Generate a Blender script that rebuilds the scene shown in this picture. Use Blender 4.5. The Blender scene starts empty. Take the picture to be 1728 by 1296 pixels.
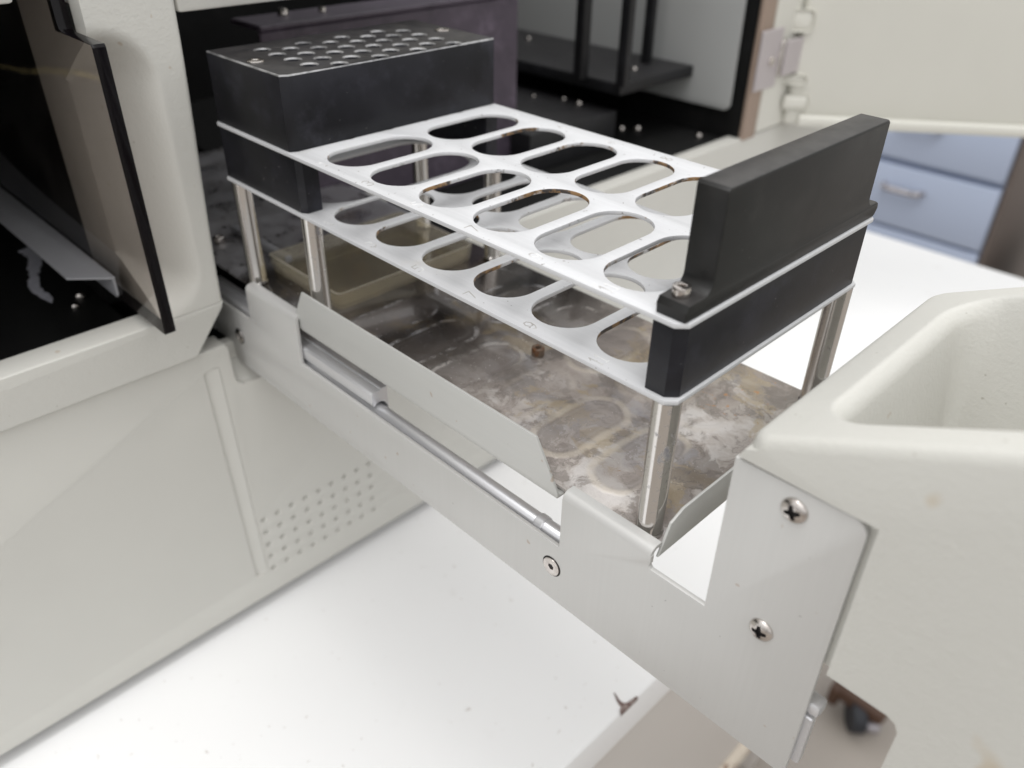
import bpy, bmesh, math, random
from mathutils import Matrix, Vector
random.seed(7)
SC = bpy.context.scene
COL = SC.collection

# ------------------------------------------------------------------ helpers
def link_mesh(name, me, mat=None, parent=None, smooth=30):
    o = bpy.data.objects.new(name, me)
    COL.objects.link(o)
    if mat is not None:
        for m in (mat if isinstance(mat, (list, tuple)) else [mat]):
            me.materials.append(m)
    if parent is not None:
        o.parent = parent
    if smooth and len(me.polygons):
        me.polygons.foreach_set('use_smooth', [True] * len(me.polygons))
        me.set_sharp_from_angle(angle=math.radians(smooth))
    return o

def from_bm(name, bm, mat, parent=None, smooth=30):
    me = bpy.data.meshes.new(name)
    bmesh.ops.recalc_face_normals(bm, faces=bm.faces)
    bm.to_mesh(me); bm.free()
    return link_mesh(name, me, mat, parent, smooth)

def thing(name, label, cat, loc=(0, 0, 0), group=None):
    o = bpy.data.objects.new(name, None)
    COL.objects.link(o)
    o.location = (0, 0, 0)
    o.empty_display_size = 0.02
    o['label'] = label; o['category'] = cat
    if group: o['group'] = group
    return o

def tag(o, label, cat=None, group=None):
    o['label'] = label
    if cat: o['category'] = cat
    if group: o['group'] = group
    return o

def add_box(bm, x0, x1, y0, y1, z0, z1, bev=0.0, seg=2):
    vs = [bm.verts.new((x, y, z)) for x in (x0, x1) for y in (y0, y1) for z in (z0, z1)]
    idx = [(0, 1, 3, 2), (4, 6, 7, 5), (0, 4, 5, 1), (2, 3, 7, 6), (0, 2, 6, 4), (1, 5, 7, 3)]
    fs = [bm.faces.new([vs[i] for i in f]) for f in idx]
    bmesh.ops.recalc_face_normals(bm, faces=fs)
    if bev > 0:
        es = list({e for f in fs for e in f.edges})
        bmesh.ops.bevel(bm, geom=es, offset=bev, segments=seg, profile=0.5, affect='EDGES')

def box(name, mat, parent, x0, x1, y0, y1, z0, z1, bev=0.0, seg=2):
    bm = bmesh.new(); add_box(bm, x0, x1, y0, y1, z0, z1, bev, seg)
    return from_bm(name, bm, mat, parent)

def add_cyl(bm, base, axis, r, h, seg=32, bev=0.0, r2=None):
    axis = Vector(axis).normalized()
    q = Vector((0, 0, 1)).rotation_difference(axis)
    r2 = r if r2 is None else r2
    prof = [(r, 0)]
    if bev > 0:
        for k in range(4):
            a = k / 3 * math.pi / 2
            prof.append((r2 - bev + bev * math.cos(a), h - bev + bev * math.sin(a)))
    else:
        prof.append((r2, h))
    rings = []
    for (rr, z) in prof:
        rings.append([bm.verts.new(Vector(base) + q @ Vector((rr * math.cos(2 * math.pi * i / seg), rr * math.sin(2 * math.pi * i / seg), z))) for i in range(seg)])
    for a, b in zip(rings[:-1], rings[1:]):
        for i in range(seg):
            bm.faces.new((a[i], a[(i + 1) % seg], b[(i + 1) % seg], b[i]))
    bm.faces.new(rings[0][::-1]); bm.faces.new(rings[-1])

def cyl(name, mat, parent, base, axis, r, h, seg=32, bev=0.0, r2=None):
    bm = bmesh.new(); add_cyl(bm, base, axis, r, h, seg, bev, r2)
    return from_bm(name, bm, mat, parent)

def add_lathe(bm, prof, base, axis, seg=32):
    axis = Vector(axis).normalized()
    q = Vector((0, 0, 1)).rotation_difference(axis)
    rings = []
    for (rr, z) in prof:
        if rr < 1e-7:
            rings.append([bm.verts.new(Vector(base) + q @ Vector((0, 0, z)))])
        else:
            rings.append([bm.verts.new(Vector(base) + q @ Vector((rr * math.cos(2 * math.pi * i / seg), rr * math.sin(2 * math.pi * i / seg), z))) for i in range(seg)])
    for a, b in zip(rings[:-1], rings[1:]):
        for i in range(seg):
            j = (i + 1) % seg
            if len(a) == 1 and len(b) == 1: continue
            if len(a) == 1: bm.faces.new((a[0], b[j], b[i]))
            elif len(b) == 1: bm.faces.new((a[i], a[j], b[0]))
            else: bm.faces.new((a[i], a[j], b[j], b[i]))

def area2(pts):
    return sum(pts[i][0] * pts[(i + 1) % len(pts)][1] - pts[(i + 1) % len(pts)][0] * pts[i][1] for i in range(len(pts)))

def solid_mesh(name, loops, thick, bevel=0.0, M=None, bres=1):
    """outer loop + holes (2-D) -> solid from local z=0 to z=thick, mapped by M."""
    cu = bpy.data.curves.new(name + '_c', 'CURVE')
    cu.dimensions = '2D'; cu.fill_mode = 'BOTH'
    for k, pts in enumerate(loops):
        ccw = area2(pts) > 0
        if (k == 0) != ccw: pts = pts[::-1]
        s = cu.splines.new('POLY'); s.points.add(len(pts) - 1)
        for p, q in zip(s.points, pts): p.co = (q[0], q[1], 0, 1)
        s.use_cyclic_u = True
    cu.extrude = max(thick / 2 - bevel, 0)
    if bevel > 0:
        cu.bevel_depth = bevel; cu.bevel_resolution = bres; cu.offset = -bevel
    ob = bpy.data.objects.new(name + '_c', cu); COL.objects.link(ob)
    dg = bpy.context.evaluated_depsgraph_get()
    me = bpy.data.meshes.new_from_object(ob.evaluated_get(dg))
    bpy.data.objects.remove(ob); bpy.data.curves.remove(cu)
    me.materials.clear()
    me.transform(Matrix.Translation((0, 0, thick / 2)))
    if M is not None:
        me.transform(M)
        if M.determinant() < 0: me.flip_normals()
    bm = bmesh.new(); bm.from_mesh(me)
    bmesh.ops.remove_doubles(bm, verts=bm.verts, dist=1e-6)
    bm.to_mesh(me); bm.free()
    me.name = name
    return me

def XY(z): return Matrix.Translation((0, 0, z))
def XZ(y):   # local x->X, y->Z, z->+Y, starting at y
    return Matrix(((1, 0, 0, 0), (0, 0, 1, y), (0, 1, 0, 0), (0, 0, 0, 1)))
def YZ(x):   # local x->Y, y->Z, z->X
    return Matrix(((0, 0, 1, x), (1, 0, 0, 0), (0, 1, 0, 0), (0, 0, 0, 1)))

def solid(name, mat, parent, loops, thick, bevel, M, bres=1, smooth=30):
    return link_mesh(name, solid_mesh(name, loops, thick, bevel, M, bres), mat, parent, smooth)

def arc(cx, cy, r, a0, a1, n=8):
    return [(cx + r * math.cos(math.radians(a0 + (a1 - a0) * i / n)), cy + r * math.sin(math.radians(a0 + (a1 - a0) * i / n))) for i in range(n + 1)]

def circle(cx, cy, r, n=20): return [(cx + r * math.cos(2 * math.pi * i / n), cy + r * math.sin(2 * math.pi * i / n)) for i in range(n)]

def round_poly(pts, radii, n=5):
    out = []
    for i, p in enumerate(pts):
        r = radii[i] if isinstance(radii, (list, tuple)) else radii
        if r <= 0: out.append(p); continue
        p = Vector(p); a = Vector(pts[i - 1]) - p; b = Vector(pts[(i + 1) % len(pts)]) - p
        la, lb = a.length, b.length; a.normalize(); b.normalize()
        half = a.angle(b) / 2
        t = min(r / math.tan(half), la * .49, lb * .49)
        p0 = p + a * t; p1 = p + b * t
        for k in range(n + 1):      # quadratic bezier through the corner: reads as a radius
            u = k / n
            q = p0 * (1 - u) ** 2 + p * 2 * u * (1 - u) + p1 * u * u
            out.append((q.x, q.y))
    return out

def ss(a, b, x):
    t = min(max((x - a) / (b - a), 0), 1); return t * t * (3 - 2 * t)

# ------------------------------------------------------------------ materials
class G:
    def __init__(s, name):
        s.m = bpy.data.materials.new(name); s.m.use_nodes = True
        s.t = s.m.node_tree; s.t.nodes.clear()
        s.out = s.t.nodes.new('ShaderNodeOutputMaterial')
        s.geo = s.t.nodes.new('ShaderNodeNewGeometry')
        s.P = s.geo.outputs['Position']
    def put(s, sock, v):
        if v is None: return
        if isinstance(v, bpy.types.NodeSocket): s.t.links.new(v, sock)
        elif isinstance(v, (tuple, list)) and len(v) == 3 and sock.type == 'RGBA': sock.default_value = (*v, 1)
        else: sock.default_value = v
    def node(s, ty, ins=None, out=0, **kw):
        n = s.t.nodes.new(ty)
        for k, v in kw.items(): setattr(n, k, v)
        for k, v in (ins or {}).items(): s.put(n.inputs[k], v)
        return n.outputs[out]
    def math(s, op, a, b=0.0, c=None, clamp=False):
        d = {0: a, 1: b}
        if c is not None: d[2] = c
        return s.node('ShaderNodeMath', d, operation=op, use_clamp=clamp)
    def add(s, a, b): return s.math('ADD', a, b)
    def sub(s, a, b): return s.math('SUBTRACT', a, b)
    def mul(s, a, b): return s.math('MULTIPLY', a, b)
    def noise(s, scale, detail=4, rough=.55, dist=0.0, vec=None, off=None, out=0):
        v = vec if vec is not None else s.P
        if off is not None: v = s.node('ShaderNodeVectorMath', {0: v, 1: off}, operation='ADD')
        return s.node('ShaderNodeTexNoise', {'Vector': v, 'Scale': scale, 'Detail': detail, 'Roughness': rough, 'Distortion': dist}, out=out)
    def scalevec(s, v, k):
        return s.node('ShaderNodeVectorMath', {0: v, 1: k}, operation='MULTIPLY')
    def step(s, x, a, b):
        return s.node('ShaderNodeMapRange', {'Value': x, 'From Min': a, 'From Max': b}, interpolation_type='SMOOTHSTEP')
    def mix(s, f, a, b):
        n = s.t.nodes.new('ShaderNodeMix'); n.data_type = 'RGBA'
        s.put(n.inputs[0], f); s.put(n.inputs[6], a); s.put(n.inputs[7], b)
        return n.outputs[2]
    def fmix(s, f, a, b):
        n = s.t.nodes.new('ShaderNodeMix'); n.data_type = 'FLOAT'
        s.put(n.inputs[0], f); s.put(n.inputs[2], a); s.put(n.inputs[3], b)
        return n.outputs[0]
    def xyz(s, v=None):
        n = s.t.nodes.new('ShaderNodeSeparateXYZ'); s.put(n.inputs[0], v if v is not None else s.P)
        return n.outputs
    def bump(s, h, strength=.2, dist=.001):
        return s.node('ShaderNodeBump', {'Strength': strength, 'Distance': dist, 'Height': h})
    def bsdf(s, color, rough=.5, metal=0.0, normal=None, spec=.5, **kw):
        d = {'Base Color': color, 'Roughness': rough, 'Metallic': metal, 'Specular IOR Level': spec}
        if normal is not None: d['Normal'] = normal
        d.update(kw)
        return s.node('ShaderNodeBsdfPrincipled', d)
    def done(s, sh):
        s.t.links.new(sh, s.out.inputs[0]); return s.m

def cream(name, col, grain=1.0, stains=True):
    g = G(name)
    n = g.noise(9, 3, .6)
    c = g.mix(g.step(n, .3, .75), col, tuple(v * .965 for v in col))
    n3 = g.noise(55, 2, .5, off=(3, 1, 7))
    if stains:
        n2 = g.noise(34, 2.5, .5, off=(4.1, 2, 9.3))
        c = g.mix(g.mul(g.step(n2, .70, .74), .55), c, (.50, .40, .27))
        n2b = g.noise(170, 1.5, .5, off=(1.1, 7, 2.3))
        c = g.mix(g.mul(g.step(n2b, .755, .79), .45), c, (.40, .30, .20))
        n2c = g.noise(420, 1.0, .5, off=(5.1, 3, 8.3))
        c = g.mix(g.mul(g.step(n2c, .78, .82), .5), c, (.30, .27, .22))
    h = g.add(g.noise(900, 2, .6), g.mul(g.noise(330, 2, .5), .8))
    return g.done(g.bsdf(c, g.fmix(n3, .42, .56), 0, g.bump(h, .22 * grain, .0006), .4))

M_cream = cream('cream_textured_plastic', (.600, .592, .553))
M_cream_smooth = cream('cream_smooth_plastic', (.585, .576, .537), .3, False)
M_cream_far = cream('cream_door_plastic', (.66, .65, .595), .3, False)

def aluminium(name, col, streak_axis=None, metal=.35, rough=.42, specks=True):
    g = G(name)
    k = (60, 60, 900) if streak_axis == 'x' else (900, 60, 60)
    if streak_axis == 'x': k = (25, 500, 900)
    if streak_axis == 'z': k = (800, 500, 12)
    n = g.noise(1.0, 4, .6, vec=g.scalevec(g.P, k))
    big = g.noise(14, 3, .55)
    c = g.mix(g.step(n, .2, .8), tuple(v * .985 for v in col), tuple(min(1, v * 1.012) for v in col))
    c = g.mix(g.mul(g.step(big, .35, .8), .35), c, tuple(v * .9 for v in col))
    if specks:
        sp = g.noise(210, 1.5, .5, off=(2, 5, 1))
        c = g.mix(g.mul(g.step(sp, .745, .78), .5), c, (.36, .24, .15))
        sp2 = g.noise(520, 1, .5, off=(7, 1, 4))
        c = g.mix(g.mul(g.step(sp2, .765, .80), .5), c, (.22, .21, .2))
    r = g.fmix(big, rough - .05, rough + .08)
    return g.done(g.bsdf(c, r, metal, g.bump(n, .03, .0002), .5))

M_bracket = aluminium('satin_aluminium_sheet', (.60, .595, .58), 'z', .25, .45)
M_rail = aluminium('bright_aluminium_rail', (.72, .72, .74), 'x', .6, .28, False)
M_guard = aluminium('painted_grey_sheet', (.55, .55, .53), 'x', .15, .5)

def plate_mat():
    g = G('white_anodised_plate')
    x, y, z = g.xyz()
    n = g.noise(1.0, 4, .6, vec=g.scalevec(g.P, (40, 900, 900)))
    c = g.mix(g.step(n, .2, .8), (.615, .62, .635), (.665, .668, .682))
    sm = g.noise(30, 3, .6, off=(1, 1, 1))
    c = g.mix(g.mul(g.step(sm, .62, .78), .3), c, (.62, .58, .47))
    sp = g.noise(700, 1.5, .5, off=(3, 9, 1))
    c = g.mix(g.mul(g.step(sp, .73, .77), .7), c, (.13, .10, .08))
    # rust and dark residue dried on the cut walls of the slots
    nz = g.node('ShaderNodeSeparateXYZ', {0: g.geo.outputs['True Normal']}, out=2)
    wall = g.step(g.math('ABSOLUTE', nz), .75, .45)
    inside = g.mul(g.mul(g.step(y, .004, .0055), g.step(y, .1045, .103)), g.step(x, .2325, .2310))
    front = g.step(x, .06, .2)
    rn = g.add(g.mul(g.noise(38, 2, .5, off=(.37, .81, 0)), .75), g.mul(g.noise(240, 3, .7), .25))
    thr = g.fmix(front, .58, .50)
    res = g.mul(g.mul(wall, inside), g.step(g.sub(rn, thr), -.01, .05))
    brown = g.mix(g.step(g.noise(260, 3, .7), .42, .6), (.028, .018, .014), (.30, .165, .055))
    c = g.mix(g.mul(res, .95), c, brown)
    # thin rust bloom on the face round some slots
    return g.done(g.bsdf(c, g.fmix(sm, .42, .52), g.fmix(res, .10, 0.0), g.bump(n, .05, .0003), .5))
M_plate = plate_mat()

g = G('engraved_line')
M_engrave = g.done(g.bsdf(g.mix(g.step(g.noise(160, 2, .5), .38, .6), (.78, .78, .78), (.40, .385, .365)), .6, 0))

def black_mat(name, a, b, rough=.42, wear=.5, spec=.5, dust_sheen=(.055, .052, .051)):
    g = G(name)
    n = g.noise(60, 5, .65)
    n2 = g.noise(18, 4, .6, off=(2, 4, 1))
    c = g.mix(g.step(n2, .3, .75), a, b)
    c = g.mix(g.mul(g.step(n, .48, .72), .6), c, tuple(v * 1.9 for v in b))
    c = g.mix(g.mul(g.step(g.noise(28, 5, .7, off=(6, 6, 2)), .52, .70), .5), c, tuple(v * .35 for v in a))
    sp = g.noise(620, 2, .6, off=(5, 2, 3))
    c = g.mix(g.mul(g.step(sp, .74, .78), wear), c, (.20, .19, .185))
    c = g.mix(g.mul(g.step(g.noise(230, 3, .6, off=(1, 8, 3)), .72, .78), wear * .6), c, (.10, .09, .085))
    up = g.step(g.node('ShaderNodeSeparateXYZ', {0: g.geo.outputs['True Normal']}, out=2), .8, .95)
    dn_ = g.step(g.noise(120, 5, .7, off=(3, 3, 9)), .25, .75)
    c = g.mix(g.mul(up, g.fmix(dn_, .25, .9)), c, dust_sheen)  # up-facing faces lightened: dust plus ceiling-lamp sheen put into the colour
    return g.done(g.bsdf(c, g.fmix(n, rough - .06, rough + .12), 0, g.bump(g.noise(1400, 2, .5), .05, .0003), spec))
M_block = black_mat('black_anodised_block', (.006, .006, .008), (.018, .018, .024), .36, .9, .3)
g = G('block_edge_highlight')
M_edge = g.done(g.bsdf(g.mix(g.step(g.noise(150, 4, .6), .35, .7), (.60, .60, .61), (.22, .22, .225)), .34, .7))  # bright metal tone paints the bevel highlight onto block top edges and hole rims
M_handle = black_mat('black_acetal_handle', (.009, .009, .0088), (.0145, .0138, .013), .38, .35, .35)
M_dark = black_mat('matt_black_panel', (.006, .006, .007), (.010, .010, .012), .5, .25, .5, (.020, .019, .020))
M_purple = black_mat('dark_violet_panel', (.062, .048, .068), (.080, .063, .086), .45, .2, .5, (.08, .066, .086))
M_black = black_mat('plain_black', (.004, .004, .004), (.006, .006, .006), .6, 0, .25, (.008, .008, .008))

def post_mat():
    g = G('polished_steel_post')
    n = g.noise(70, 5, .65, vec=g.scalevec(g.P, (1, 1, .45)))
    n2 = g.noise(420, 3, .6, off=(1, 2, 3))
    dirt = g.step(n, .60, .68)
    dirt2 = g.mul(g.step(n2, .60, .70), g.step(n, .45, .62))
    d = g.math('MAXIMUM', dirt, g.mul(dirt2, .7), clamp=True)
    c = g.mix(d, (.66, .635, .61), (.27, .265, .28))
    return g.done(g.bsdf(c, g.fmix(d, .13, .5), g.fmix(d, 1, .3), g.bump(n2, .06, .0003)))
M_post = post_mat()

g = G('screw_steel')
n = g.noise(300, 4, .6)
M_screw = g.done(g.bsdf(g.mix(g.step(n, .4, .75), (.66, .62, .59), (.42, .38, .35)), .24, 1.0))
g = G('rusty_bolt')
n = g.noise(420, 4, .7)
M_rustbolt = g.done(g.bsdf(g.mix(g.step(n, .4, .65), (.22, .17, .13), (.20, .09, .04)), .5, .5, g.bump(n, .3, .0005)))
g = G('dark_recess'); M_recess = g.done(g.bsdf((.010, .008, .008), .6))

# ---- stained base plate
def stained():
    g = G('stained_steel_base')
    mm = g.scalevec(g.P, (1000, 1000, 1000))
    w1 = g.node('ShaderNodeTexNoise', {'Vector': mm, 'Scale': .055, 'Detail': 5, 'Roughness': .6}, out=1)
    wv = g.node('ShaderNodeVectorMath', {0: w1, 1: (.5, .5, .5)}, operation='SUBTRACT')
    wv2 = g.scalevec(wv, (15, 15, 0))
    v = g.node('ShaderNodeVectorMath', {0: mm, 1: wv2}, operation='ADD')         # warped coordinates
    vs = g.node('ShaderNodeVectorMath', {0: mm, 1: g.scalevec(wv, (3.5, 3.5, 0))}, operation='ADD')
    x, y, z = g.xyz(vs)
    X = g.xyz(mm)[0]; Y = g.xyz(mm)[1]
    front = g.step(X, 92, 165)            # the outer half of the plate is the most encrusted
    back = g.step(X, 90, 40)
    cl = g.noise(.026, 6, .55, .5, vec=v)
    cl2 = g.noise(.060, 7, .62, .5, vec=v, off=(31, 7, 0))
    fine = g.noise(.55, 4, .65, vec=mm)
    grain = g.noise(2.4, 3, .6, vec=mm)
    lay = g.add(g.mul(cl, .6), g.mul(cl2, .4))
    def rings(cy):
        u = g.sub(x, 75.8 - 13.68)
        u = g.sub(g.sub(u, g.mul(g.math('FLOOR', g.math('DIVIDE', u, 27.36)), 27.36)), 13.68)
        q = g.math('MAXIMUM', g.sub(g.math('ABSOLUTE', g.sub(y, cy)), 11.0), 0.0)
        return g.sub(g.math('SQRT', g.add(g.mul(u, u), g.mul(q, q))), 10.0)
    d = g.math('MINIMUM', rings(30.0), rings(78.6))
    cell = g.math('FLOOR', g.math('DIVIDE', g.sub(X, 62.1), 27.36))
    rnd = g.node('ShaderNodeTexWhiteNoise', {'W': g.add(g.mul(cell, 3.7), g.mul(g.step(Y, 52, 53), 1.9))}, noise_dimensions='1D')
    ok = g.mul(g.step(X, 62, 64), g.step(X, 222, 220))
    worn = g.mul(ok, g.math('MAXIMUM', g.step(g.noise(.05, 4, .6, vec=mm, off=(8, 3, 0)), .40, .62), g.mul(g.step(X, 160, 185), g.step(g.noise(.09, 3, .6, vec=mm, off=(1, 3, 0)), .30, .45))))
    ring = g.mul(worn, g.sub(1.0, g.step(g.math('ABSOLUTE', d), g.fmix(front, .3, .5), g.fmix(front, 1.8, 2.2))))
    inside = g.mul(ok, g.step(d, 1.0, -2.5))
    steel = g.mix(g.step(lay, .40, .62), (.060, .050, .044), (.155, .132, .116))
    warm = g.mix(g.step(lay, .40, .60), (.330, .282, .254), (.520, .470, .432))
    c = g.mix(g.mul(front, g.fmix(g.step(cl2, .38, .55), .55, 1.0)), steel, warm)
    white = g.mul(g.fmix(front, .06, .55), g.step(g.add(lay, g.mul(g.sub(fine, .5), .04)), .515, .60))
    c = g.mix(white, c, g.mix(g.step(cl2, .35, .65), (.600, .580, .570), (.740, .722, .712)))
    blue = g.mul(g.step(g.noise(.032, 5, .6, .5, vec=v, off=(9, 41, 0)), .52, .66), g.fmix(front, .25, .5))
    c = g.mix(blue, c, g.mix(front, (.20, .21, .25), (.36, .37, .42)))
    och = g.mul(g.step(g.noise(.034, 7, .66, .3, vec=v, off=(77, 13, 0)), .55, .60), .6)
    c = g.mix(och, c, g.mix(front, (.24, .18, .10), (.42, .33, .20)))
    dk = g.mul(g.step(g.noise(.050, 8, .68, .2, vec=v, off=(5, 91, 0)), .52, .57), .62)
    c = g.mix(dk, c, g.mix(front, (.09, .075, .065), (.20, .17, .15)))
    tide = g.mul(front, g.sub(1.0, g.step(g.math('ABSOLUTE', g.sub(lay, .517)), .0015, .008)))
    c = g.mix(g.mul(tide, .35), c, (.10, .085, .08))
    c = g.mix(g.mul(inside, g.mul(g.step(rnd, .35, .6), .5)), c, (.22, .19, .175))
    c = g.mix(g.mul(ring, g.fmix(g.step(rnd, .2, .8), .20, .50)), c, g.mix(front, (.42, .42, .44), (.60, .535, .445)))
    inner = g.mul(worn, g.sub(1.0, g.step(g.math('ABSOLUTE', g.add(d, 3.2)), .2, .9)))
    c = g.mix(g.mul(inner, .18), c, (.42, .40, .38))
    deep = g.mul(g.step(X, 4, -14), g.step(g.add(g.mul(cl2, .8), g.mul(fine, .2)), .20, .62))
    c = g.mix(g.mul(deep, .9), c, (.36, .355, .375))
    # orange rust on the far outer corner
    rz = g.mul(g.step(X, 170, 195), g.step(Y, 62, 78))
    rust = g.mul(rz, g.step(g.noise(.16, 4, .65, 1.5, vec=mm, off=(3, 3, 0)), .62, .68))
    c = g.mix(g.mul(rust, .8), c, (.50, .24, .08))
    rz2 = g.step(g.noise(.33, 3, .6, vec=mm, off=(17, 3, 0)), .715, .76)
    c = g.mix(g.mul(rz2, .7), c, (.28, .13, .05))
    c = g.mix(g.mul(g.step(fine, .62, .8), .35), c, (.45, .44, .43))
    c = g.mix(g.mul(g.step(grain, .58, .78), .22), c, (.50, .48, .46))
    c = g.mix(g.mul(g.step(grain, .42, .22), .25), c, (.11, .095, .085))
    spk = g.step(g.noise(1.5, 1, .5, vec=mm, off=(6, 6, 0)), .735, .77)
    c = g.mix(g.mul(spk, .7), c, (.75, .74, .73))
    crust = g.math('MAXIMUM', g.math('MAXIMUM', white, g.mul(ring, .8)), g.math('MAXIMUM', g.mul(front, .80), deep), clamp=True)
    crust = g.math('MAXIMUM', crust, g.mul(spk, 1.0))
    rough = g.fmix(crust, g.fmix(cl2, .04, .12), .42)
    metal = g.fmix(crust, .85, .15)
    h = g.add(g.add(g.mul(white, .5), g.mul(ring, .6)), g.add(g.mul(fine, .35), g.mul(grain, .25)))
    return g.done(g.bsdf(c, rough, metal, g.bump(h, .28, .0006), .5, **{'Coat Weight': g.fmix(white, .55, .12), 'Coat Roughness': .07}))
M_base = stained()

# ---- tinted acrylic
g = G('smoked_acrylic')
fr = g.mul(g.node('ShaderNodeFresnel', {'IOR': 1.49}), g.sub(1.0, g.geo.outputs['Backfacing']))
tr = g.node('ShaderNodeBsdfTransparent', {'Color': (.800, .775, .758, 1)})
gl = g.node('ShaderNodeBsdfGlossy', {'Color': (1, 1, 1, 1), 'Roughness': .02})
mx = g.node('ShaderNodeMixShader', {0: fr, 1: tr, 2: gl})
# faint dusty haze and scratches on the face
df0 = 1
hz = g.mul(g.step(g.noise(22, 4, .6), .35, .8), .06)
ax, ay, az = g.xyz()
ln = g.sub(az, g.add(g.mul(ax, .133), .1012))
ln = g.add(ln, g.mul(g.sub(g.noise(26, 4, .55), .5), .008))
smear = g.mul(g.sub(1.0, g.step(g.math('ABSOLUTE', ln), .0002, .0022)), g.step(g.noise(60, 3, .6), .22, .62))
smear = g.mul(g.mul(smear, .20), g.step(g.geo.outputs['Backfacing'], .5, .4))
sc = g.mul(g.step(g.noise(800, 1, .5), .765, .80), .5)
df = g.node('ShaderNodeBsdfDiffuse', {'Color': g.mix(g.step(smear, .01, .1), (.26, .24, .23), (.42, .34, .16))})
M_acrylic = g.done(g.node('ShaderNodeMixShader', {0: g.math('MAXIMUM', g.math('MAXIMUM', hz, sc), smear), 1: mx, 2: df}))
g = G('smoked_acrylic_edge')
M_acredge = g.done(g.bsdf((.003, .002, .003), .14, 0, None, .22))

# ---- amber tray plastic
g = G('amber_clear_plastic')
fr = g.mul(g.node('ShaderNodeFresnel', {'IOR': 1.45}), g.sub(1.0, g.geo.outputs['Backfacing']))
tr = g.node('ShaderNodeBsdfTransparent', {'Color': (.97, .94, .86, 1)})
gl = g.node('ShaderNodeBsdfGlossy', {'Color': (1, 1, 1, 1), 'Roughness': .08})
tl = g.node('ShaderNodeBsdfTranslucent', {'Color': (.90, .84, .66, 1)})
df = g.node('ShaderNodeBsdfDiffuse', {'Color': (.80, .74, .58, 1)})
body = g.node('ShaderNodeMixShader', {0: .5, 1: tl, 2: df})
m1 = g.node('ShaderNodeMixShader', {0: g.fmix(g.noise(40, 3, .6), .08, .24), 1: tr, 2: body})
M_amber = g.done(g.node('ShaderNodeMixShader', {0: fr, 1: m1, 2: gl}))
def amber_solid(name, fac, col):
    g = G(name)
    fr = g.mul(g.node('ShaderNodeFresnel', {'IOR': 1.45}), g.sub(1.0, g.geo.outputs['Backfacing']))
    tr = g.node('ShaderNodeBsdfTransparent', {'Color': (.975, .945, .87, 1)})
    gl = g.node('ShaderNodeBsdfGlossy', {'Color': (1, 1, 1, 1), 'Roughness': .10})
    body = g.node('ShaderNodeMixShader', {0: .5, 1: g.node('ShaderNodeBsdfTranslucent', {'Color': (*col, 1)}), 2: g.node('ShaderNodeBsdfDiffuse', {'Color': (*col, 1)})})
    m1 = g.node('ShaderNodeMixShader', {0: fac, 1: tr, 2: body})
    return g.done(g.node('ShaderNodeMixShader', {0: fr, 1: m1, 2: gl}))
M_amber_wall = amber_solid('amber_wall_plastic', .20, (.93, .89, .78))
M_amber_rim = amber_solid('amber_rim_plastic', .62, (.95, .91, .78))

g = G('white_bench_laminate')
c = g.mix(g.step(g.noise(3, 4, .6), .3, .8), (.865, .864, .866), (.835, .834, .836))
c = g.mix(g.mul(g.step(g.noise(26, 3, .6, off=(2, 2, 2)), .68, .80), .25), c, (.62, .60, .57))
c = g.mix(g.mul(g.step(g.noise(300, 1, .5), .76, .80), .5), c, (.45, .40, .36))
M_bench = g.done(g.bsdf(c, .42, 0, None, .4))
g = G('beige_bench_side')
M_apron = g.done(g.bsdf(g.mix(g.noise(6, 4, .6), (.50, .465, .43), (.56, .53, .50)), .5))
g = G('rusted_cream_rail')
n = g.noise(38, 5, .7)
M_rustrail = g.done(g.bsdf(g.mix(g.step(n, .50, .58), (.62, .55, .46), (.17, .075, .035)), .6))
g = G('floor_vinyl')
M_floor = g.done(g.bsdf(g.mix(g.noise(3, 5, .6), (.34, .30, .26), (.40, .36, .32)), .5))
g = G('chipped_edge')
M_chip = g.done(g.bsdf(g.mix(g.step(g.noise(400, 3, .6), .4, .6), (.13, .075, .065), (.30, .24, .22)), .8))
g = G('blue_cabinet_paint')
M_blue = g.done(g.bsdf(g.mix(g.noise(4, 3, .5), (.44, .505, .65), (.465, .53, .68)), .45))
g = G('blue_cabinet_carcass')
M_blue2 = g.done(g.bsdf((.36, .42, .56), .5))
g = G('brown_gable')
M_brown = g.done(g.bsdf(g.mix(g.noise(5, 4, .6), (.115, .09, .078), (.155, .125, .108)), .6))
g = G('brushed_handle'); M_pull = g.done(g.bsdf((.50, .48, .50), .35, .7))
g = G('grey_inner_panel')
M_greypanel = g.done(g.bsdf(g.mix(g.noise(7, 3, .5), (.33, .335, .33), (.37, .375, .37)), .6))
g = G('tan_frame_strip')
M_tan = g.done(g.bsdf((.33, .25, .20), .55))
g = G('hinge_metal')
M_hinge = g.done(g.bsdf((.50, .46, .47), .45, .3))
g = G('grey_bracket_metal')
n = g.noise(40, 5, .6)
M_greymetal = g.done(g.bsdf(g.mix(n, (.30, .30, .32), (.40, .40, .42)), .42, .35, g.bump(g.noise(900, 2, .5), .08, .0003)))
g = G('white_crust')
M_crust = g.done(g.bsdf(g.mix(g.noise(200, 4, .6), (.35, .35, .40), (.62, .62, .68)), .8))
g = G('caster_brown'); M_casterb = g.done(g.bsdf((.075, .036, .020), .5))
g = G('caster_black'); M_casterk = g.done(g.bsdf((.014, .016, .022), .5))
g = G('caster_grey'); M_casterg = g.done(g.bsdf((.36, .34, .36), .35, .6))

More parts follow.
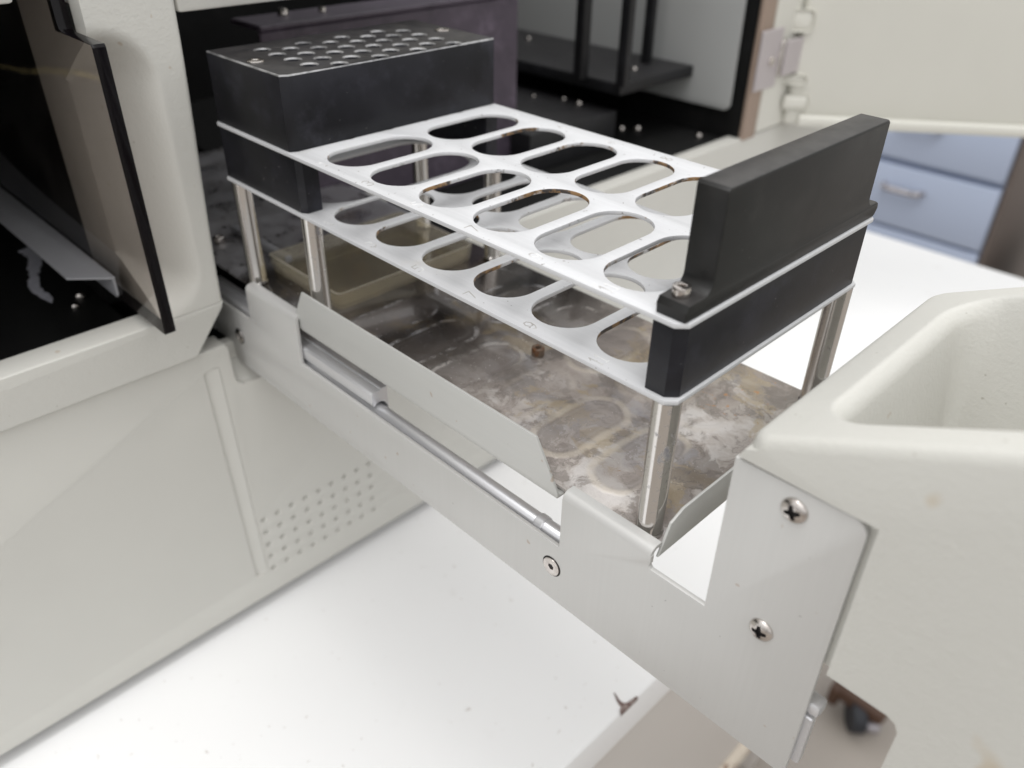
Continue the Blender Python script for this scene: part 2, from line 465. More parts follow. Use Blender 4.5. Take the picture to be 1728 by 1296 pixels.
# ------------------------------------------------------------------ tube rack
SLOT_R = .0113
def slots(c0, pitch, dy): return [(c0 + pitch * i, y0 + dy, y1 + dy) for i in range(6) for (y0, y1) in ((.0062, .0511), (.0552, .0992))]
def slot_loop(cx, y0, y1):
    r = SLOT_R
    return arc(cx, y0 + r, r, 180, 360, 16) + arc(cx, y1 - r, r, 0, 180, 16)
L, W, TH = .2400, .1083, .0016
ch = .0028
outline = [(.0012, 0), (L - ch, 0), (L, ch), (L, W - ch), (L - ch, W), (.0012, W), (0, W - .0012), (0, .0012)]

rack = thing('tube_rack', 'two-tier white metal tube rack with slotted plates and black end blocks on steel posts', 'tube rack')

DIG = {'1': [[(.15, 1.15), (.5, 1.5), (.5, 0)], [(.2, 0), (.8, 0)]],
       '2': [[(.05, 1.15), (.25, 1.45), (.7, 1.45), (.92, 1.15), (.8, .8), (.05, 0), (.95, 0)]],
       '3': [[(.05, 1.3), (.3, 1.5), (.7, 1.5), (.92, 1.2), (.7, .82), (.4, .8)], [(.7, .82), (.97, .45), (.75, .05), (.3, 0), (.03, .25)]],
       '4': [[(.7, 0), (.7, 1.5), (.02, .45), (.97, .45)]],
       '5': [[(.9, 1.5), (.15, 1.5), (.08, .85), (.55, .95), (.93, .6), (.85, .18), (.5, 0), (.05, .15)]],
       '6': [[(.85, 1.4), (.5, 1.5), (.15, 1.05), (.06, .45), (.3, .02), (.7, .02), (.93, .42), (.7, .85), (.35, .85), (.08, .5)]],
       '7': [[(.02, 1.5), (.97, 1.5), (.4, 0)]],
       '8': [[(.5, .8), (.15, 1.1), (.3, 1.48), (.7, 1.48), (.85, 1.1), (.5, .8), (.08, .45), (.25, .02), (.75, .02), (.92, .45), (.5, .8)]],
       '9': [[(.92, 1.05), (.7, .62), (.3, .62), (.06, 1.05), (.3, 1.48), (.7, 1.48), (.92, 1.05), (.85, .45), (.5, 0), (.15, .1)]],
       '0': [[(.5, 1.5), (.15, 1.2), (.06, .75), (.15, .3), (.5, 0), (.85, .3), (.94, .75), (.85, 1.2), (.5, 1.5)]]}

def number(txt, x, y, z, parent):
    """engraved-looking single-line figures; up = -X, right = +Y"""
    bm = bmesh.new(); u = .0033; wid = .00016
    wch = .0033 if len(txt) == 1 else .0024
    x0 = y - len(txt) * wch / 2 + wch * .05
    for k, chh in enumerate(txt):
        for line in DIG[chh]:
            P = [(x0 + k * wch + p[0] * wch * .86, p[1] * u) for p in line]
            for a, b in zip(P[:-1], P[1:]):
                d = Vector((b[0] - a[0], b[1] - a[1])); ln = d.length; d /= ln
                nrm = Vector((-d.y, d.x)) * wid
                A = Vector(a) - d * wid * .9; B = Vector(b) + d * wid * .9
                q = [A - nrm, B - nrm, B + nrm, A + nrm]
                vt = [bm.verts.new((x + u * .75 - c.y, c.x, z + .00007 + random.random() * .00002)) for c in q]
                vb = [bm.verts.new((v.co.x, v.co.y, z - .0003)) for v in vt]
                bm.faces.new(vt); bm.faces.new(vb[::-1])
                for i in range(4): bm.faces.new((vt[i], vb[i], vb[(i + 1) % 4], vt[(i + 1) % 4]))
    return from_bm('number', bm, M_engrave, parent, 0)

def plate(name, z0, label, c0, pitch, dy, extra=()):
    o = solid(name, M_plate, rack, [outline] + [slot_loop(*s) for s in slots(c0, pitch, dy)] + list(extra), TH, .00035, XY(z0), 1, 40)
    o['label'] = label
    for i in range(6):
        number(str(2 * i + 1), c0 + pitch * i - .0010, .0032, z0 + TH, o)
        number(str(2 * i + 2), c0 + pitch * i - .0010, .1034, z0 + TH, o)
    return o
Z1, Z2 = .0496, .0733
plate('lower_plate', Z1, 'lower white slotted plate with engraved numbers', .0757, .02737, .0012, [round_poly([(.0128, .0100), (.0624, .0100), (.0624, .0985), (.0128, .0985)], [.006, .022, .022, .016], 10)])
plate('upper_plate', Z2, 'upper white slotted plate with engraved numbers and rusty slot walls', .0773, .02733, 0)
ZT1, ZT2 = Z1 + TH, Z2 + TH
e = .00003

# tube block with 32 staggered holes
cb = .0030
bl = [(.0015, .0008), (.0580 - cb * .6, .0008), (.0580, .0008 + cb), (.0580, .1072), (.0570, .1080), (.0015, .1080), (.0009, .1072), (.0009, .0014)]
holes = []
for j in range(8):
    for i in range(4):
        holes.append(circle(.0143 + .01155 * i + (.0058 if j % 2 else 0), .0187 + .0097 * j, .0030, 24))
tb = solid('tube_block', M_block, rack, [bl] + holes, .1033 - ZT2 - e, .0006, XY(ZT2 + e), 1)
tb.data.materials.append(M_edge)
for p in tb.data.polygons:
    if .25 < p.normal.z < .97 and p.center.z > .1: p.material_index = 1
def cap_screw(name, base, axis, r, h, mat, parent, hexr=None):
    o_me = solid_mesh(name, [circle(0, 0, r, 28), [(hexr * math.cos(math.pi / 3 * i), hexr * math.sin(math.pi / 3 * i)) for i in range(6)]], h, r * .12,
                      Matrix.Translation(Vector(base)) @ Vector((0, 0, 1)).rotation_difference(Vector(axis)).to_matrix().to_4x4())
    o = link_mesh(name, o_me, mat, parent)
    a = Vector(axis).normalized()
    cyl('hex_recess', M_recess, o, Vector(base) + a * h * .02, axis, hexr * 1.02, h * .25, 12)
    return o
for (sx, sy) in ((.0312, .0060), (.0303, .1010)):
    cap_screw('screw', (sx, sy, .1033 - .0003), (0, 0, 1), .0034, .0009, M_screw, rack, .0015)
# spacer bars between the plates
sp = [(.0012, .0008), (.0592, .0008), (.0618, .0026), (.0618, .0092), (.0012, .0092)]
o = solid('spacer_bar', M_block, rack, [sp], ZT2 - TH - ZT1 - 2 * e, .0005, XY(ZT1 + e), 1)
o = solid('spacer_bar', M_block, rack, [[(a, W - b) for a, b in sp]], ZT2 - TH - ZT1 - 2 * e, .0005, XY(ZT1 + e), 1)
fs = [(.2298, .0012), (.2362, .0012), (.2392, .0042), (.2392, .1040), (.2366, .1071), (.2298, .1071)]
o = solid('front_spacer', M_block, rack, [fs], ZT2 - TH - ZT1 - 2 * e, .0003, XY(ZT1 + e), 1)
# front handle block: upright between two feet
pr = [(.0016, ZT2 + e), (.0012, ZT2 + .0030), (.0022, .0797)] + [(.0075, .0799)] + arc(.0085, .0834, .0036, 270, 360, 7) + \
     [(.0123, .1069), (.0131, .1077), (.0985, .1077), (.0997, .1069)] + arc(.1033, .0835, .0036, 180, 270, 7) + \
     [(.1066, .0799), (.1078, .0792), (.1083, .0776), (.1070, ZT2 + .0006), (.1062, ZT2 + e)]
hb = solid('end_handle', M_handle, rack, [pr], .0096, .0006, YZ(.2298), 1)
cap_screw('screw', (.2341, .0058, .0796), (0, 0, 1), .0025, .0030, M_screw, rack, .0011)
cap_screw('screw', (.2341, .1040, .0797), (0, 0, 1), .0024, .0022, M_screw, rack, .0011)
# six steel posts
def post(x, y):
    bm = bmesh.new()
    add_lathe(bm, [(0, 0.0001), (.0043, .0001), (.0045, .0004), (.0045, .0010), (.0041, .0014), (.0041, .0016), (.00425, .0019), (.0041, .0022), (.0041, Z1 - e), (0, Z1 - e)], (x, y, 0), (0, 0, 1), 48)
    return from_bm('post', bm, M_post, rack)
p0 = post(.2358, .0042)
for (x, y) in ((.0055, .0042), (.0603, .0042), (.0055, .1041), (.0603, .1041), (.2358, .1041)):
    c = p0.copy(); COL.objects.link(c); c.parent = rack
    c.location = (x - .2358, y - .0042, 0)

# ------------------------------------------------------------------ drawer carrying the rack
drawer = thing('pull_out_drawer', 'pulled-out metal drawer with stained steel base, side bracket and cream front handle', 'drawer')
bp = [(-.19, -.0002), (.2398, -.0002), (.2430, .0030), (.2430, .1096), (-.19, .1096)]
o = solid('base_plate', M_base, drawer, [bp], .0014, .0003, XY(-.0015), 1)
o['label'] = 'stained steel base plate with dried rings'
cap_screw('bolt', (.1411, .0536, -.0001), (0, 0, 1), .0027, .0036, M_rustbolt, o, .0013)
cap_screw('bolt', (-.0496, .0132, -.0001), (0, 0, 1), .0030, .0030, M_screw, o, .0014)

# side bracket (one bent sheet, cut along its top edge)
YF, YB = -.0060, -.0043
br = [(-.10, -.0148), (.0092, -.0148), (.0112, -.0128), (.0115, .0018), (.0536, .0018), (.0534, -.0194), (.2090, -.0198), (.2090, .0018),
      (.2442, .0018), (.2442, -.0010)]
br += [(.2438, -.0020), (.2446, -.0030), (.2635, -.0030), (.2634, .0507)]
br += arc(.2936, .0470, .0042, 90, 0, 8) + [(.2978, -.0460), (-.0030, -.0460)] + arc(-.0070, -.0400, .0060, -60, -150, 4) + [(-.0128, -.0368), (-.10, -.0368)]
bk_me = solid_mesh('side_bracket', [br], YB - YF, .00025, XZ(YF), 1)
bk = link_mesh('side_bracket', bk_me, M_bracket, drawer)
# rounded bend over the two tabs
bm = bmesh.new(); bm.from_mesh(bk_me)
prof = [(YF, .0017)] + [(-.0033 + .0027 * math.cos(math.radians(a)), .0017 + .0027 * math.sin(math.radians(a))) for a in (165, 150, 135, 120, 105, 90)] + \
       [(-.0009, .0044), (-.0009, .0031), (-.0033, .0031)] + [(-.0033 + .0011 * math.cos(math.radians(a)), .0017 + .0011 * math.sin(math.radians(a))) for a in (120, 150, 180)]
for (xa, xb) in ((.0117, .0534), (.2092, .2440)):
    A = [bm.verts.new((xa, p[0], p[1])) for p in prof]; B = [bm.verts.new((xb, p[0], p[1])) for p in prof]
    n = len(prof)
    for i in range(n): bm.faces.new((A[i], A[(i + 1) % n], B[(i + 1) % n], B[i]))
    bm.faces.new(A); bm.faces.new(B[::-1])
bmesh.ops.recalc_face_normals(bm, faces=bm.faces)
bm.to_mesh(bk_me); bm.free()
bk_me.polygons.foreach_set('use_smooth', [True] * len(bk_me.polygons)); bk_me.set_sharp_from_angle(angle=math.radians(35))

def flat_hex(x, z):
    c = Matrix.Translation((x, YF - .0003, z)) @ Matrix.Rotation(math.radians(90), 4, 'X')
    o = link_mesh('hex_screw', solid_mesh('hex_screw', [circle(0, 0, .0036, 36), [(.00125 * math.cos(math.pi / 3 * i + .3), .00125 * math.sin(math.pi / 3 * i + .3)) for i in range(6)]], .0006, .0002, c @ Matrix.Translation((0, 0, -.0004))), M_screw, bk)
    cyl('hex_recess', M_recess, o, (x, YF - .00004, z), (0, -1, 0), .0012, .00012, 12)
    bm = bmesh.new(); add_lathe(bm, [(.0036, .0), (.0036, .00010), (.0040, .00012), (.0041, .0)], (x, YF, z), (0, -1, 0), 40)
    from_bm('screw_seat', bm, M_recess, o)
    return o
flat_hex(.2063, -.0304)
flat_hex(-.0038, -.0293)

def phillips(x, z, rot):
    bm = bmesh.new()
    R, Hh = .0035, .0016
    pf = [(R * math.cos(a), Hh * math.sin(a)) for a in [i / 9 * math.pi / 2 for i in range(10)]]
    pf = [(R, -.0006)] + pf[:-1] + [(0, Hh)]
    add_lathe(bm, pf, (0, 0, 0), (0, 0, 1), 40)
    bm.faces.new([v for v in bm.verts if abs(v.co.z + .0006) < 1e-7][::-1])
    me = bpy.data.meshes.new('cross_screw'); bmesh.ops.recalc_face_normals(bm, faces=bm.faces); bm.to_mesh(me); bm.free()
    me.materials.append(M_screw); me.materials.append(M_recess)
    dome = bpy.data.objects.new('cross_screw', me); COL.objects.link(dome)
    a, b = .0025, .00058
    bm = bmesh.new()
    lp = [(a, -b), (a, b), (b * 1.5, b * 1.5), (b, a), (-b, a), (-b * 1.5, b * 1.5), (-a, b), (-a, -b), (-b * 1.5, -b * 1.5), (-b, -a), (b, -a), (b * 1.5, -b * 1.5)]
    vt = [bm.verts.new((p[0], p[1], .003)) for p in lp]; vb = [bm.verts.new((p[0] * .75, p[1] * .75, .0004)) for p in lp]
    bm.faces.new(vt); bm.faces.new(vb[::-1])
    for i in range(12): bm.faces.new((vt[i], vb[i], vb[(i + 1) % 12], vt[(i + 1) % 12]))
    bmesh.ops.recalc_face_normals(bm, faces=bm.faces)
    cm = bpy.data.meshes.new('cut'); bm.to_mesh(cm); bm.free()
    cm.materials.append(M_screw); cm.materials.append(M_recess)
    for p in cm.polygons: p.material_index = 1
    co = bpy.data.objects.new('cut', cm); COL.objects.link(co)
    md = dome.modifiers.new('b', 'BOOLEAN'); md.object = co; md.operation = 'DIFFERENCE'; md.solver = 'EXACT'
    dg = bpy.context.evaluated_depsgraph_get()
    me2 = bpy.data.meshes.new_from_object(dome.evaluated_get(dg))
    bpy.data.objects.remove(dome); bpy.data.objects.remove(co)
    me2.transform(Matrix.Translation((x, YF - .0001, z)) @ Matrix.Rotation(math.radians(90), 4, 'X') @ Matrix.Rotation(rot, 4, 'Z'))
    return link_mesh('cross_screw', me2, None, bk, 40)
phillips(.2808, .0446, .35)
phillips(.2808, .0021, .15)

# splash guard along the near side
gd = [(.0487, -.0018), (.2050, -.0018), (.2048, -.0002), (.1945, .0171), (.0579, .0171), (.0478, -.0008)]
bm = bmesh.new(); bm.from_mesh(solid_mesh('splash_guard', [gd], .0010, .0002, XZ(-.0036), 1))
add_box(bm, .0490, .2046, -.0032, .0040, -.0030, -.0019, .0003, 1)
from_bm('splash_guard', bm, M_guard, drawer)
# low lip across the front end
fl = [(-.0022, -.0008), (.0024, .0098), (.0082, .0121), (.1060, .0121), (.1090, -.0008)]
solid('front_lip', M_guard, drawer, [fl], .0010, .0003, YZ(.2434), 1)
# slide rail and its channel, seen through the bracket's cut-out
bm = bmesh.new()
rp = [(-.0040, -.0240), (-.0040, -.0258)] + [(.0040, -.0258), (.0040, -.0225)] + [(-.0004 + .0030 * math.cos(math.radians(a)), -.0214 + .0030 * math.sin(math.radians(a))) for a in range(0, 200, 20)] + [(-.0034, -.0228)]
bm.from_mesh(solid_mesh('slide_rail', [rp], .180, .0002, YZ(.0285), 1))
from_bm('slide_rail', bm, M_rail, drawer)
bm = bmesh.new(); add_lathe(bm, [(0, 0), (.0033, 0), (.0035, .0003), (.0035, .0034), (.0032, .0038), (0, .0038)], (.1945, -.0004, -.0214), (1, 0, 0), 24)
from_bm('rail_stop', bm, M_rail, drawer)
cp = [(-.0035, -.0178), (-.0040, -.0170), (-.0040, -.0122), (-.0033, -.0115), (.0006, -.0115), (.0010, -.0109), (.0040, -.0109), (.0044, -.0252), (.0038, -.0252), (.0036, -.0205)] + \
     [(-.0002 + .0036 * math.cos(math.radians(a)), -.0212 + .0042 * math.sin(math.radians(a))) for a in range(20, 150, 20)]
solid('slide_channel', M_rail, drawer, [cp], .1385, .0002, YZ(-.0350), 1)
# latch at the lower outer end
bm = bmesh.new()
add_box(bm, .2945, .2998, -.0040, -.0006, -.0405, -.0200, .0004, 1)
add_box(bm, .2955, .3008, -.0042, .0010, -.0186, -.0142, .0012, 2)
add_box(bm, .2925, .2960, -.0036, .0006, -.0430, -.0142, .0003, 1)
from_bm('latch', bm, M_rail, drawer)

# cream front with scooped grip
FA = Vector((.2644, 0, .0577)); SD = Vector((.0541, 0, .026)).normalized(); ND = Vector((-SD.z, 0, SD.x))
S1, YA, YBk = .165, -.0070, .1040
def fascia():
    bm = bmesh.new()
    def axis_pts(a, b, fine):
        pts = [a]; x = a
        while x < b - 1e-9:
            stp = .0035
            for (u, v) in fine:
                if u <= x <= v: stp = .0007
            x = min(x + stp, b); pts.append(x)
        return pts
    ss_ = axis_pts(0, S1, [(-.001, .034), (.138, .166)])
    ys_ = axis_pts(YA, YBk, [(-.0071, .026), (.072, .105)])
    rr = .0032
    def h(s, y):
        ds = min(s, 1e9); dy = min(y - YA, YBk - y)
        # outer rounding with rounded plan corner
        Rc = .0065
        if s < Rc and dy < Rc: d = Rc - math.hypot(Rc - s, Rc - dy)
        else: d = min(s, dy, S1 - s)
        z = 0
        if d < rr: z -= rr - math.sqrt(max(rr * rr - (rr - max(d, -.0)) ** 2, 0)) if d > 0 else rr
        # scoop: rounded rectangle sdf (s from .0150, y from .0060 to .0905)
        cx, hx = (.0150 + .152) / 2, (.152 - .0150) / 2
        cy, hy = (.0060 + .0905) / 2, (.0905 - .0060) / 2
        rc = .0115
        qx, qy = abs(s - cx) - hx + rc, abs(y - cy) - hy + rc
        sd = math.hypot(max(qx, 0), max(qy, 0)) + min(max(qx, qy), 0) - rc
        t = -sd + .0030
        if t > 0:
            c = .0052
            z -= 7.0 * (t - c * (1 - math.exp(-t / c)))
        return z
    DM = .090
    grid = []
    for s in ss_:
        row = []
        for y in ys_:
            z = h(s, y)
            if z < -.05: z = -.05 - (DM - .05) * (1 - math.exp((z + .05) / (DM - .05)))
            p = FA + SD * s + ND * max(z, -.004) + Vector((0, 0, min(z + .004, 0)))
            row.append(bm.verts.new((p.x, y, p.z)))
        grid.append(row)
    for i in range(len(ss_) - 1):
        for j in range(len(ys_) - 1):
            bm.faces.new((grid[i][j], grid[i + 1][j], grid[i + 1][j + 1], grid[i][j + 1]))
    # near side with recess for the bracket
    XE = grid[-1][0].co.x
    near = [grid[i][0] for i in range(len(ss_))]
    def V(x, y, z): return bm.verts.new((x, y, z))
    RX, RZ, RF = .2998, .0521, -.0041
    a1 = V(.26445, YA, RZ)
    tail = [V(XE, YA, -.16), V(.3190, YA, -.16), V(.3190, YA, -.0012), V(.3178, YA, .0012), V(.3155, YA, .0022), V(RX, YA, .0024), V(RX, YA, RZ)]
    bm.faces.new([a1] + near + tail)
    fl = [V(.26445, RF, RZ), V(RX, RF, RZ), V(RX, RF, .0024), V(.26445, RF, .0024)]
    bm.faces.new(fl)
    bm.faces.new((a1, tail[-1], fl[1], fl[0])); bm.faces.new((tail[-1], tail[-2], fl[2], fl[1]))
    # cut-out soffit
    yb2 = YBk - .0002
    lo = [V(.26445, yb2, .0024), V(RX, yb2, .0024)] + [V(t.co.x, yb2, t.co.z) for t in (tail[4], tail[3], tail[2], tail[1], tail[0])]
    hi = [fl[3], fl[2]]
    bm.faces.new((fl[3], fl[2], lo[1], lo[0]))
    bm.faces.new((tail[5], tail[4], lo[2], lo[1], fl[2]))
    for k in range(4): bm.faces.new((tail[4 - k], tail[3 - k], lo[3 + k], lo[2 + k]))
    # left (machine-side) end face
    left = [grid[0][j] for j in range(len(ys_))]
    bm.faces.new([fl[0], a1][::-1] + [fl[0]] if False else [a1] + [fl[0], fl[3], lo[0]] + left[::-1])
    # far side and outer end
    far = [grid[i][-1] for i in range(len(ss_))]
    bm.faces.new(far[::-1] + lo)
    bm.faces.new([grid[-1][j] for j in range(len(ys_))][::-1] + [tail[0], lo[-1]])
    bmesh.ops.recalc_face_normals(bm, faces=bm.faces)
    return from_bm('front_panel', bm, M_cream, drawer, 38)
fas = fascia()

# ------------------------------------------------------------------ amber tray
bm = bmesh.new()
tx0, tx1, ty0, ty1, tz, tw = -.0035, .0560, .0152, .0960, .0082, .0012
def rr_loop(x0, x1, y0, y1, r): return round_poly([(x0, y0), (x1, y0), (x1, y1), (x0, y1)], r, 5)
o1 = rr_loop(tx0, tx1, ty0, ty1, .003); o2 = rr_loop(tx0 + .0010, tx1 - .0010, ty0 + .0010, ty1 - .0010, .003)
i1 = rr_loop(tx0 + tw, tx1 - tw, ty0 + tw, ty1 - tw, .003); i2 = rr_loop(tx0 + .0020, tx1 - .0020, ty0 + .0020, ty1 - .0020, .003)
rg = [[bm.verts.new((p[0], p[1], z)) for p in lp] for lp, z in ((o2, .0002), (o1, tz), (i1, tz), (i2, .0016))]
n = len(o1)
for a, b in zip(rg[:-1], rg[1:]):
    for i in range(n): bm.faces.new((a[i], a[(i + 1) % n], b[(i + 1) % n], b[i]))
bm.faces.new(rg[0][::-1]); bm.faces.new(rg[-1])
for f in bm.faces: f.material_index = 0
bm.faces.ensure_lookup_table()
for k, f in enumerate(bm.faces):
    zc = [v.co.z for v in f.verts]
    if min(zc) > tz - 1e-5: f.material_index = 2
    elif max(zc) - min(zc) > .004: f.material_index = 1
o = from_bm('drip_tray', bm, [M_amber, M_amber_wall, M_amber_rim], None)
tag(o, 'shallow amber see-through plastic tray lying on the stained base under the rack', 'tray')

# ------------------------------------------------------------------ the analyser (machine)
mach = thing('lab_analyser', 'large cream laboratory instrument with open compartments, vented lower panel and smoked cover', 'lab machine')
# lower front panel with dimples and groove
def vent_panel():
    y0, y1, z0, z1 = -.40, .62, -.2000, -.0216
    groove1 = [(-.0290, -.0392), (-.0215, -.0392), (-.0188, -.1815), (-.0255, -.1815)]
    groove2 = [(.0650, -.0392), (.0715, -.0392), (.0715, -.1800), (.0650, -.1800)]
    ho = [circle(-.0149 + .00902 * i, -.1437 - .0094 * j, .00135, 14) for i in range(9) for j in range(5)]
    me = solid_mesh('lower_panel', [[(y0, z0), (y1, z0), (y1, z1), (.1150, z1), (.1150, -.0540)] + [(.0, -.0540), (-.0100, -.0535), (-.0135, -.0510), (-.0142, -.0470), (-.0144, -.0310), (-.0160, -.0284), (y0, -.0283)], round_poly(groove1, .002)] + ho, .012, .0009, YZ(-.0120), 2)
    bm = bmesh.new(); bm.from_mesh(me)
    add_box(bm, -.0130, -.0016, y0 + .01, -.0152, z0 + .004, -.0335)
    add_box(bm, -.0200, -.0136, -.0600, .1300, -.0700, -.0362, .0015, 2)
    add_box(bm, -.0130, -.0016, .1155, y1 - .01, z0 + .004, z1 - .006)
    add_box(bm, -.0130, -.0016, -.0151, .1154, z0 + .004, -.0550)
    rv = [bm.verts.new(c) for c in ((-.0008, -.0160, -.0545), (-.0008, .1145, -.0545), (-.0135, .1145, -.0455), (-.0135, -.0160, -.0455))]
    bm.faces.new(rv)
    # ramped groove floors
    for gr in (groove1,):
        q = [bm.verts.new((x, p[0], p[1])) for x, p in zip((-.0015, .0003, .0003, -.0015), gr)]
        q2 = [bm.verts.new((-.0030, p[0], p[1])) for p in gr]
        bm.faces.new(q); bm.faces.new(q2[::-1])
        for i in range(4): bm.faces.new((q[i], q2[i], q2[(i + 1) % 4], q[(i + 1) % 4]))
    return from_bm('lower_panel', bm, M_cream_smooth, mach)
vent_panel()
# ledge below the left compartment
lg = [(-.50, -.0276), (-.0310, -.0276), (-.0146, -.0075), (-.0136, -.0045), (-.50, -.0045)]
solid('ledge', M_cream, mach, [lg], .0155, .0012, YZ(-.0122), 2)
# column between the compartments, with a deep finger scoop around the smoked cover
def column():
    bm = bmesh.new()
    YL, X0 = -.0435, .0030
    zs = [-.0044 + .0022 * i for i in range(70)] + [.16, .20, .26, .32]
    nt = 44
    def xf(y, z):
        # rounded-rect recess: y from far left to -.0203, z from -.03 to .1155
        cy, hy = (-.30 - .0203) / 2, (.30 - .0203) / 2
        cz, hz = (-.030 + .1155) / 2, (.1155 + .030) / 2
        zb = z
        r = .0205
        qy, qz = abs(y - cy) - hy + r, abs(zb - cz) - hz + r
        sd = math.hypot(max(qy, 0), max(qz, 0)) + min(max(qy, qz), 0) - r
        # lower corner sweep
        q2y, q2z = y + .0408, z - .0160
        if z < .0160 and y > -.0408:
            sd = max(sd, math.hypot(q2y, q2z) - .0207)
        elif z < .0160:
            sd = max(sd, -.0047 - z)
        t = -sd
        if t <= 0:
            return X0
        c = .0055 if z < .085 else .0055 - .0035 * ss(.085, .110, z)
        return X0 - 2.05 * (t - c * (1 - math.exp(-t / c)))
    rows = []
    for z in zs:
        yr = -.0136 + .0052 * ss(-.01, .13, z) * 1.0
        row = []
        ys = [yr - .0015 + (YL - yr + .0015) * (i / nt) for i in range(nt + 1)]
        # rounded right edge
        row.append(bm.verts.new((-.0300, yr, z)))
        row.append(bm.verts.new((X0 - .0016, yr, z)))
        row.append(bm.verts.new((X0 - .0005, yr - .0005, z)))
        for y in ys: row.append(bm.verts.new((xf(y, z), y, z)))
        row.append(bm.verts.new((-.0680, YL, z)))
        row.append(bm.verts.new((-.0690, YL + .004, z)))
        rows.append(row)
    for a, b in zip(rows[:-1], rows[1:]):
        for i in range(len(a) - 1): bm.faces.new((a[i], a[i + 1], b[i + 1], b[i]))
        bm.faces.new((a[-1], a[0], b[0], b[-1]))
    bm.faces.new(rows[0]); bm.faces.new(rows[-1][::-1])
    return from_bm('column', bm, M_cream, mach, 50)
column()
# header over the drawer opening and over the left compartment
box('header', M_cream, mach, -.030, .0026, -.0078, .17, .1182, .34, .0015)
box('left_header', M_cream, mach, -.030, .0026, -.50, -.0640, .127, .34, .0015)
# tan frame strip and hinge at the far end of the opening
box('frame_strip', M_tan, mach, -.0030, .0010, .4375, .4560, -.0235, .34, .001)
box('end_frame', M_cream_far, mach, -.40, .0018, .4562, .62, -.0205, .34, .002)
# black inner shell
bm = bmesh.new()
XB = -.40
add_box(bm, XB, -.0125, -.50, -.0425, -.030, -.024)
add_box(bm, XB, -.0205, -.0424, .1105, -.046, -.042)
add_box(bm, XB, -.0125, .1106, .4380, -.046, -.024)                     # floor
add_box(bm, XB - .004, XB, -.50, .4380, -.030, .34)                    # back
add_box(bm, XB, -.0695, -.0420, -.0160, -.024, .34)                    # divider
add_box(bm, XB, -.0032, .4365, .4558, -.024, .34)                       # far wall
add_box(bm, XB, -.030, -.504, -.500, -.20, .34)                        # near wall
from_bm('inner_shell', bm, M_black, mach, 0)
box('roof', M_cream, mach, XB - .004, -.032, -.504, .15, .341, .346)
box('back_cover', M_cream, mach, XB - .016, XB - .006, -.504, .62, -.20, .340)
bm = bmesh.new()
for fx in (-.06, -.34):
    for fy in (-.3, .5): add_cyl(bm, (fx, fy, -.2082), (0, 0, 1), .014, .03, 20)
add_box(bm, XB, -.0130, -.50, .61, -.1995, -.1900)
from_bm('underside', bm, M_dark, mach)
# grey inner side panel with a rounded lower corner
gp = [(-.36, -.0010)] + [(-.0175, -.0010)] + arc(-.0175, .0050, .0060, -90, 0, 5)[1:] + [(-.0145, .33), (-.36, .33)]
solid('inner_side_panel', M_greypanel, mach, [gp], .0020, .0004, XZ(.4310), 1)
# shelf with uprights
sh = [(-.262, .300), (-.0493, .3450), (-.0493, .4300), (-.262, .4300)]
solid('shelf', M_dark, mach, [[(-.262, .3380), (-.0493, .3380), (-.0493, .4305), (-.262, .4305)]], .0085, .0006, XY(.0192), 1)
box('deck', M_dark, mach, -.34, -.060, .255, .350, -.0238, .0045, .001)
for (ux, uy, ub) in ((-.0440, .3330, .0062), (-.0800, .4080, .0052), (-.0800, .3280, .0085)):
    box('upright', M_dark, mach, ux - .004, ux + .004, uy - ub / 2, uy + ub / 2, .0280, .335, .0006)
box('steel_strip', M_screw, mach, -.0895, -.0870, .3385, .3435, .0280, .335, .0004)
# dark violet bulkhead behind the tube block
bm = bmesh.new()
add_box(bm, -.0825, -.0800, .0700, .2610, -.0238, .0905, .0008, 1)
add_box(bm, -.110, -.0790, .0700, .2590, .0906, .0935, .0008, 1)
from_bm('bulkhead', bm, M_purple, mach)
def knob(x, y, z, r, ax=(0, 0, 1)):
    bm = bmesh.new(); add_lathe(bm, [(0, 0), (r, 0), (r, r * .7), (r * .75, r * 1.15), (0, r * 1.25)], (x, y, z), ax, 20)
    return from_bm('knob', bm, M_screw, mach)
for (x, y, z, r) in ((-.1000, .0968, .0936, .0030), (-.0950, .1190, .0936, .0022), (-.0950, .2085, .0936, .0022), (-.075, .2790, .0046, .0030), (-.0905, .3400, .0046, .0026),
                     (-.1080, .3420, .0046, .0020), (-.1300, .3300, .0046, .0018), (-.0520, .3420, .0280, .0024), (-.0700, .3800, .0280, .0022), (-.0760, .4000, -.0238, .0032), (-.0300, .4220, -.0238, .0030),
                     (-.0850, .3900, -.0238, .0030), (-.2050, .4000, .0280, .0024)):
    knob(x, y, z, r)
# bits of the mechanism under the rack
box('slide_support', M_greymetal, mach, -.16, -.006, .1110, .1180, -.0235, -.004, .001)
box('clip_block', M_cream_smooth, mach, -.0920, -.0740, .1190, .1400, -.0235, -.010, .002)
bm = bmesh.new(); add_box(bm, -.0560, -.0010, .0232, .0272, .0004, .0046, .001)
from_bm('clamp_bar', bm, M_greymetal, mach)
# smoked cover
cv = [(-.30, .0000), (.0225, .0000), (.0230, .0005), (.0230, .1140), (.0222, .1150), (-.0030, .1152), (-.0052, .1160), (-.0062, .1180), (-.0064, .33), (-.30, .33)]
cme = solid_mesh('smoked_cover', [cv], .0050, .0003, XZ(-.0500), 1)
cme.materials.append(M_acrylic); cme.materials.append(M_acredge)
for p in cme.polygons: p.material_index = 0 if abs(p.normal.y) > .9 else 1
cover = link_mesh('smoked_cover', cme, None, mach)
cover['label'] = 'smoked see-through cover with black polished edge'
box('cover_catch', M_black, cover, -.0270, -.0075, -.0448, -.0415, .1120, .1240, .0004)
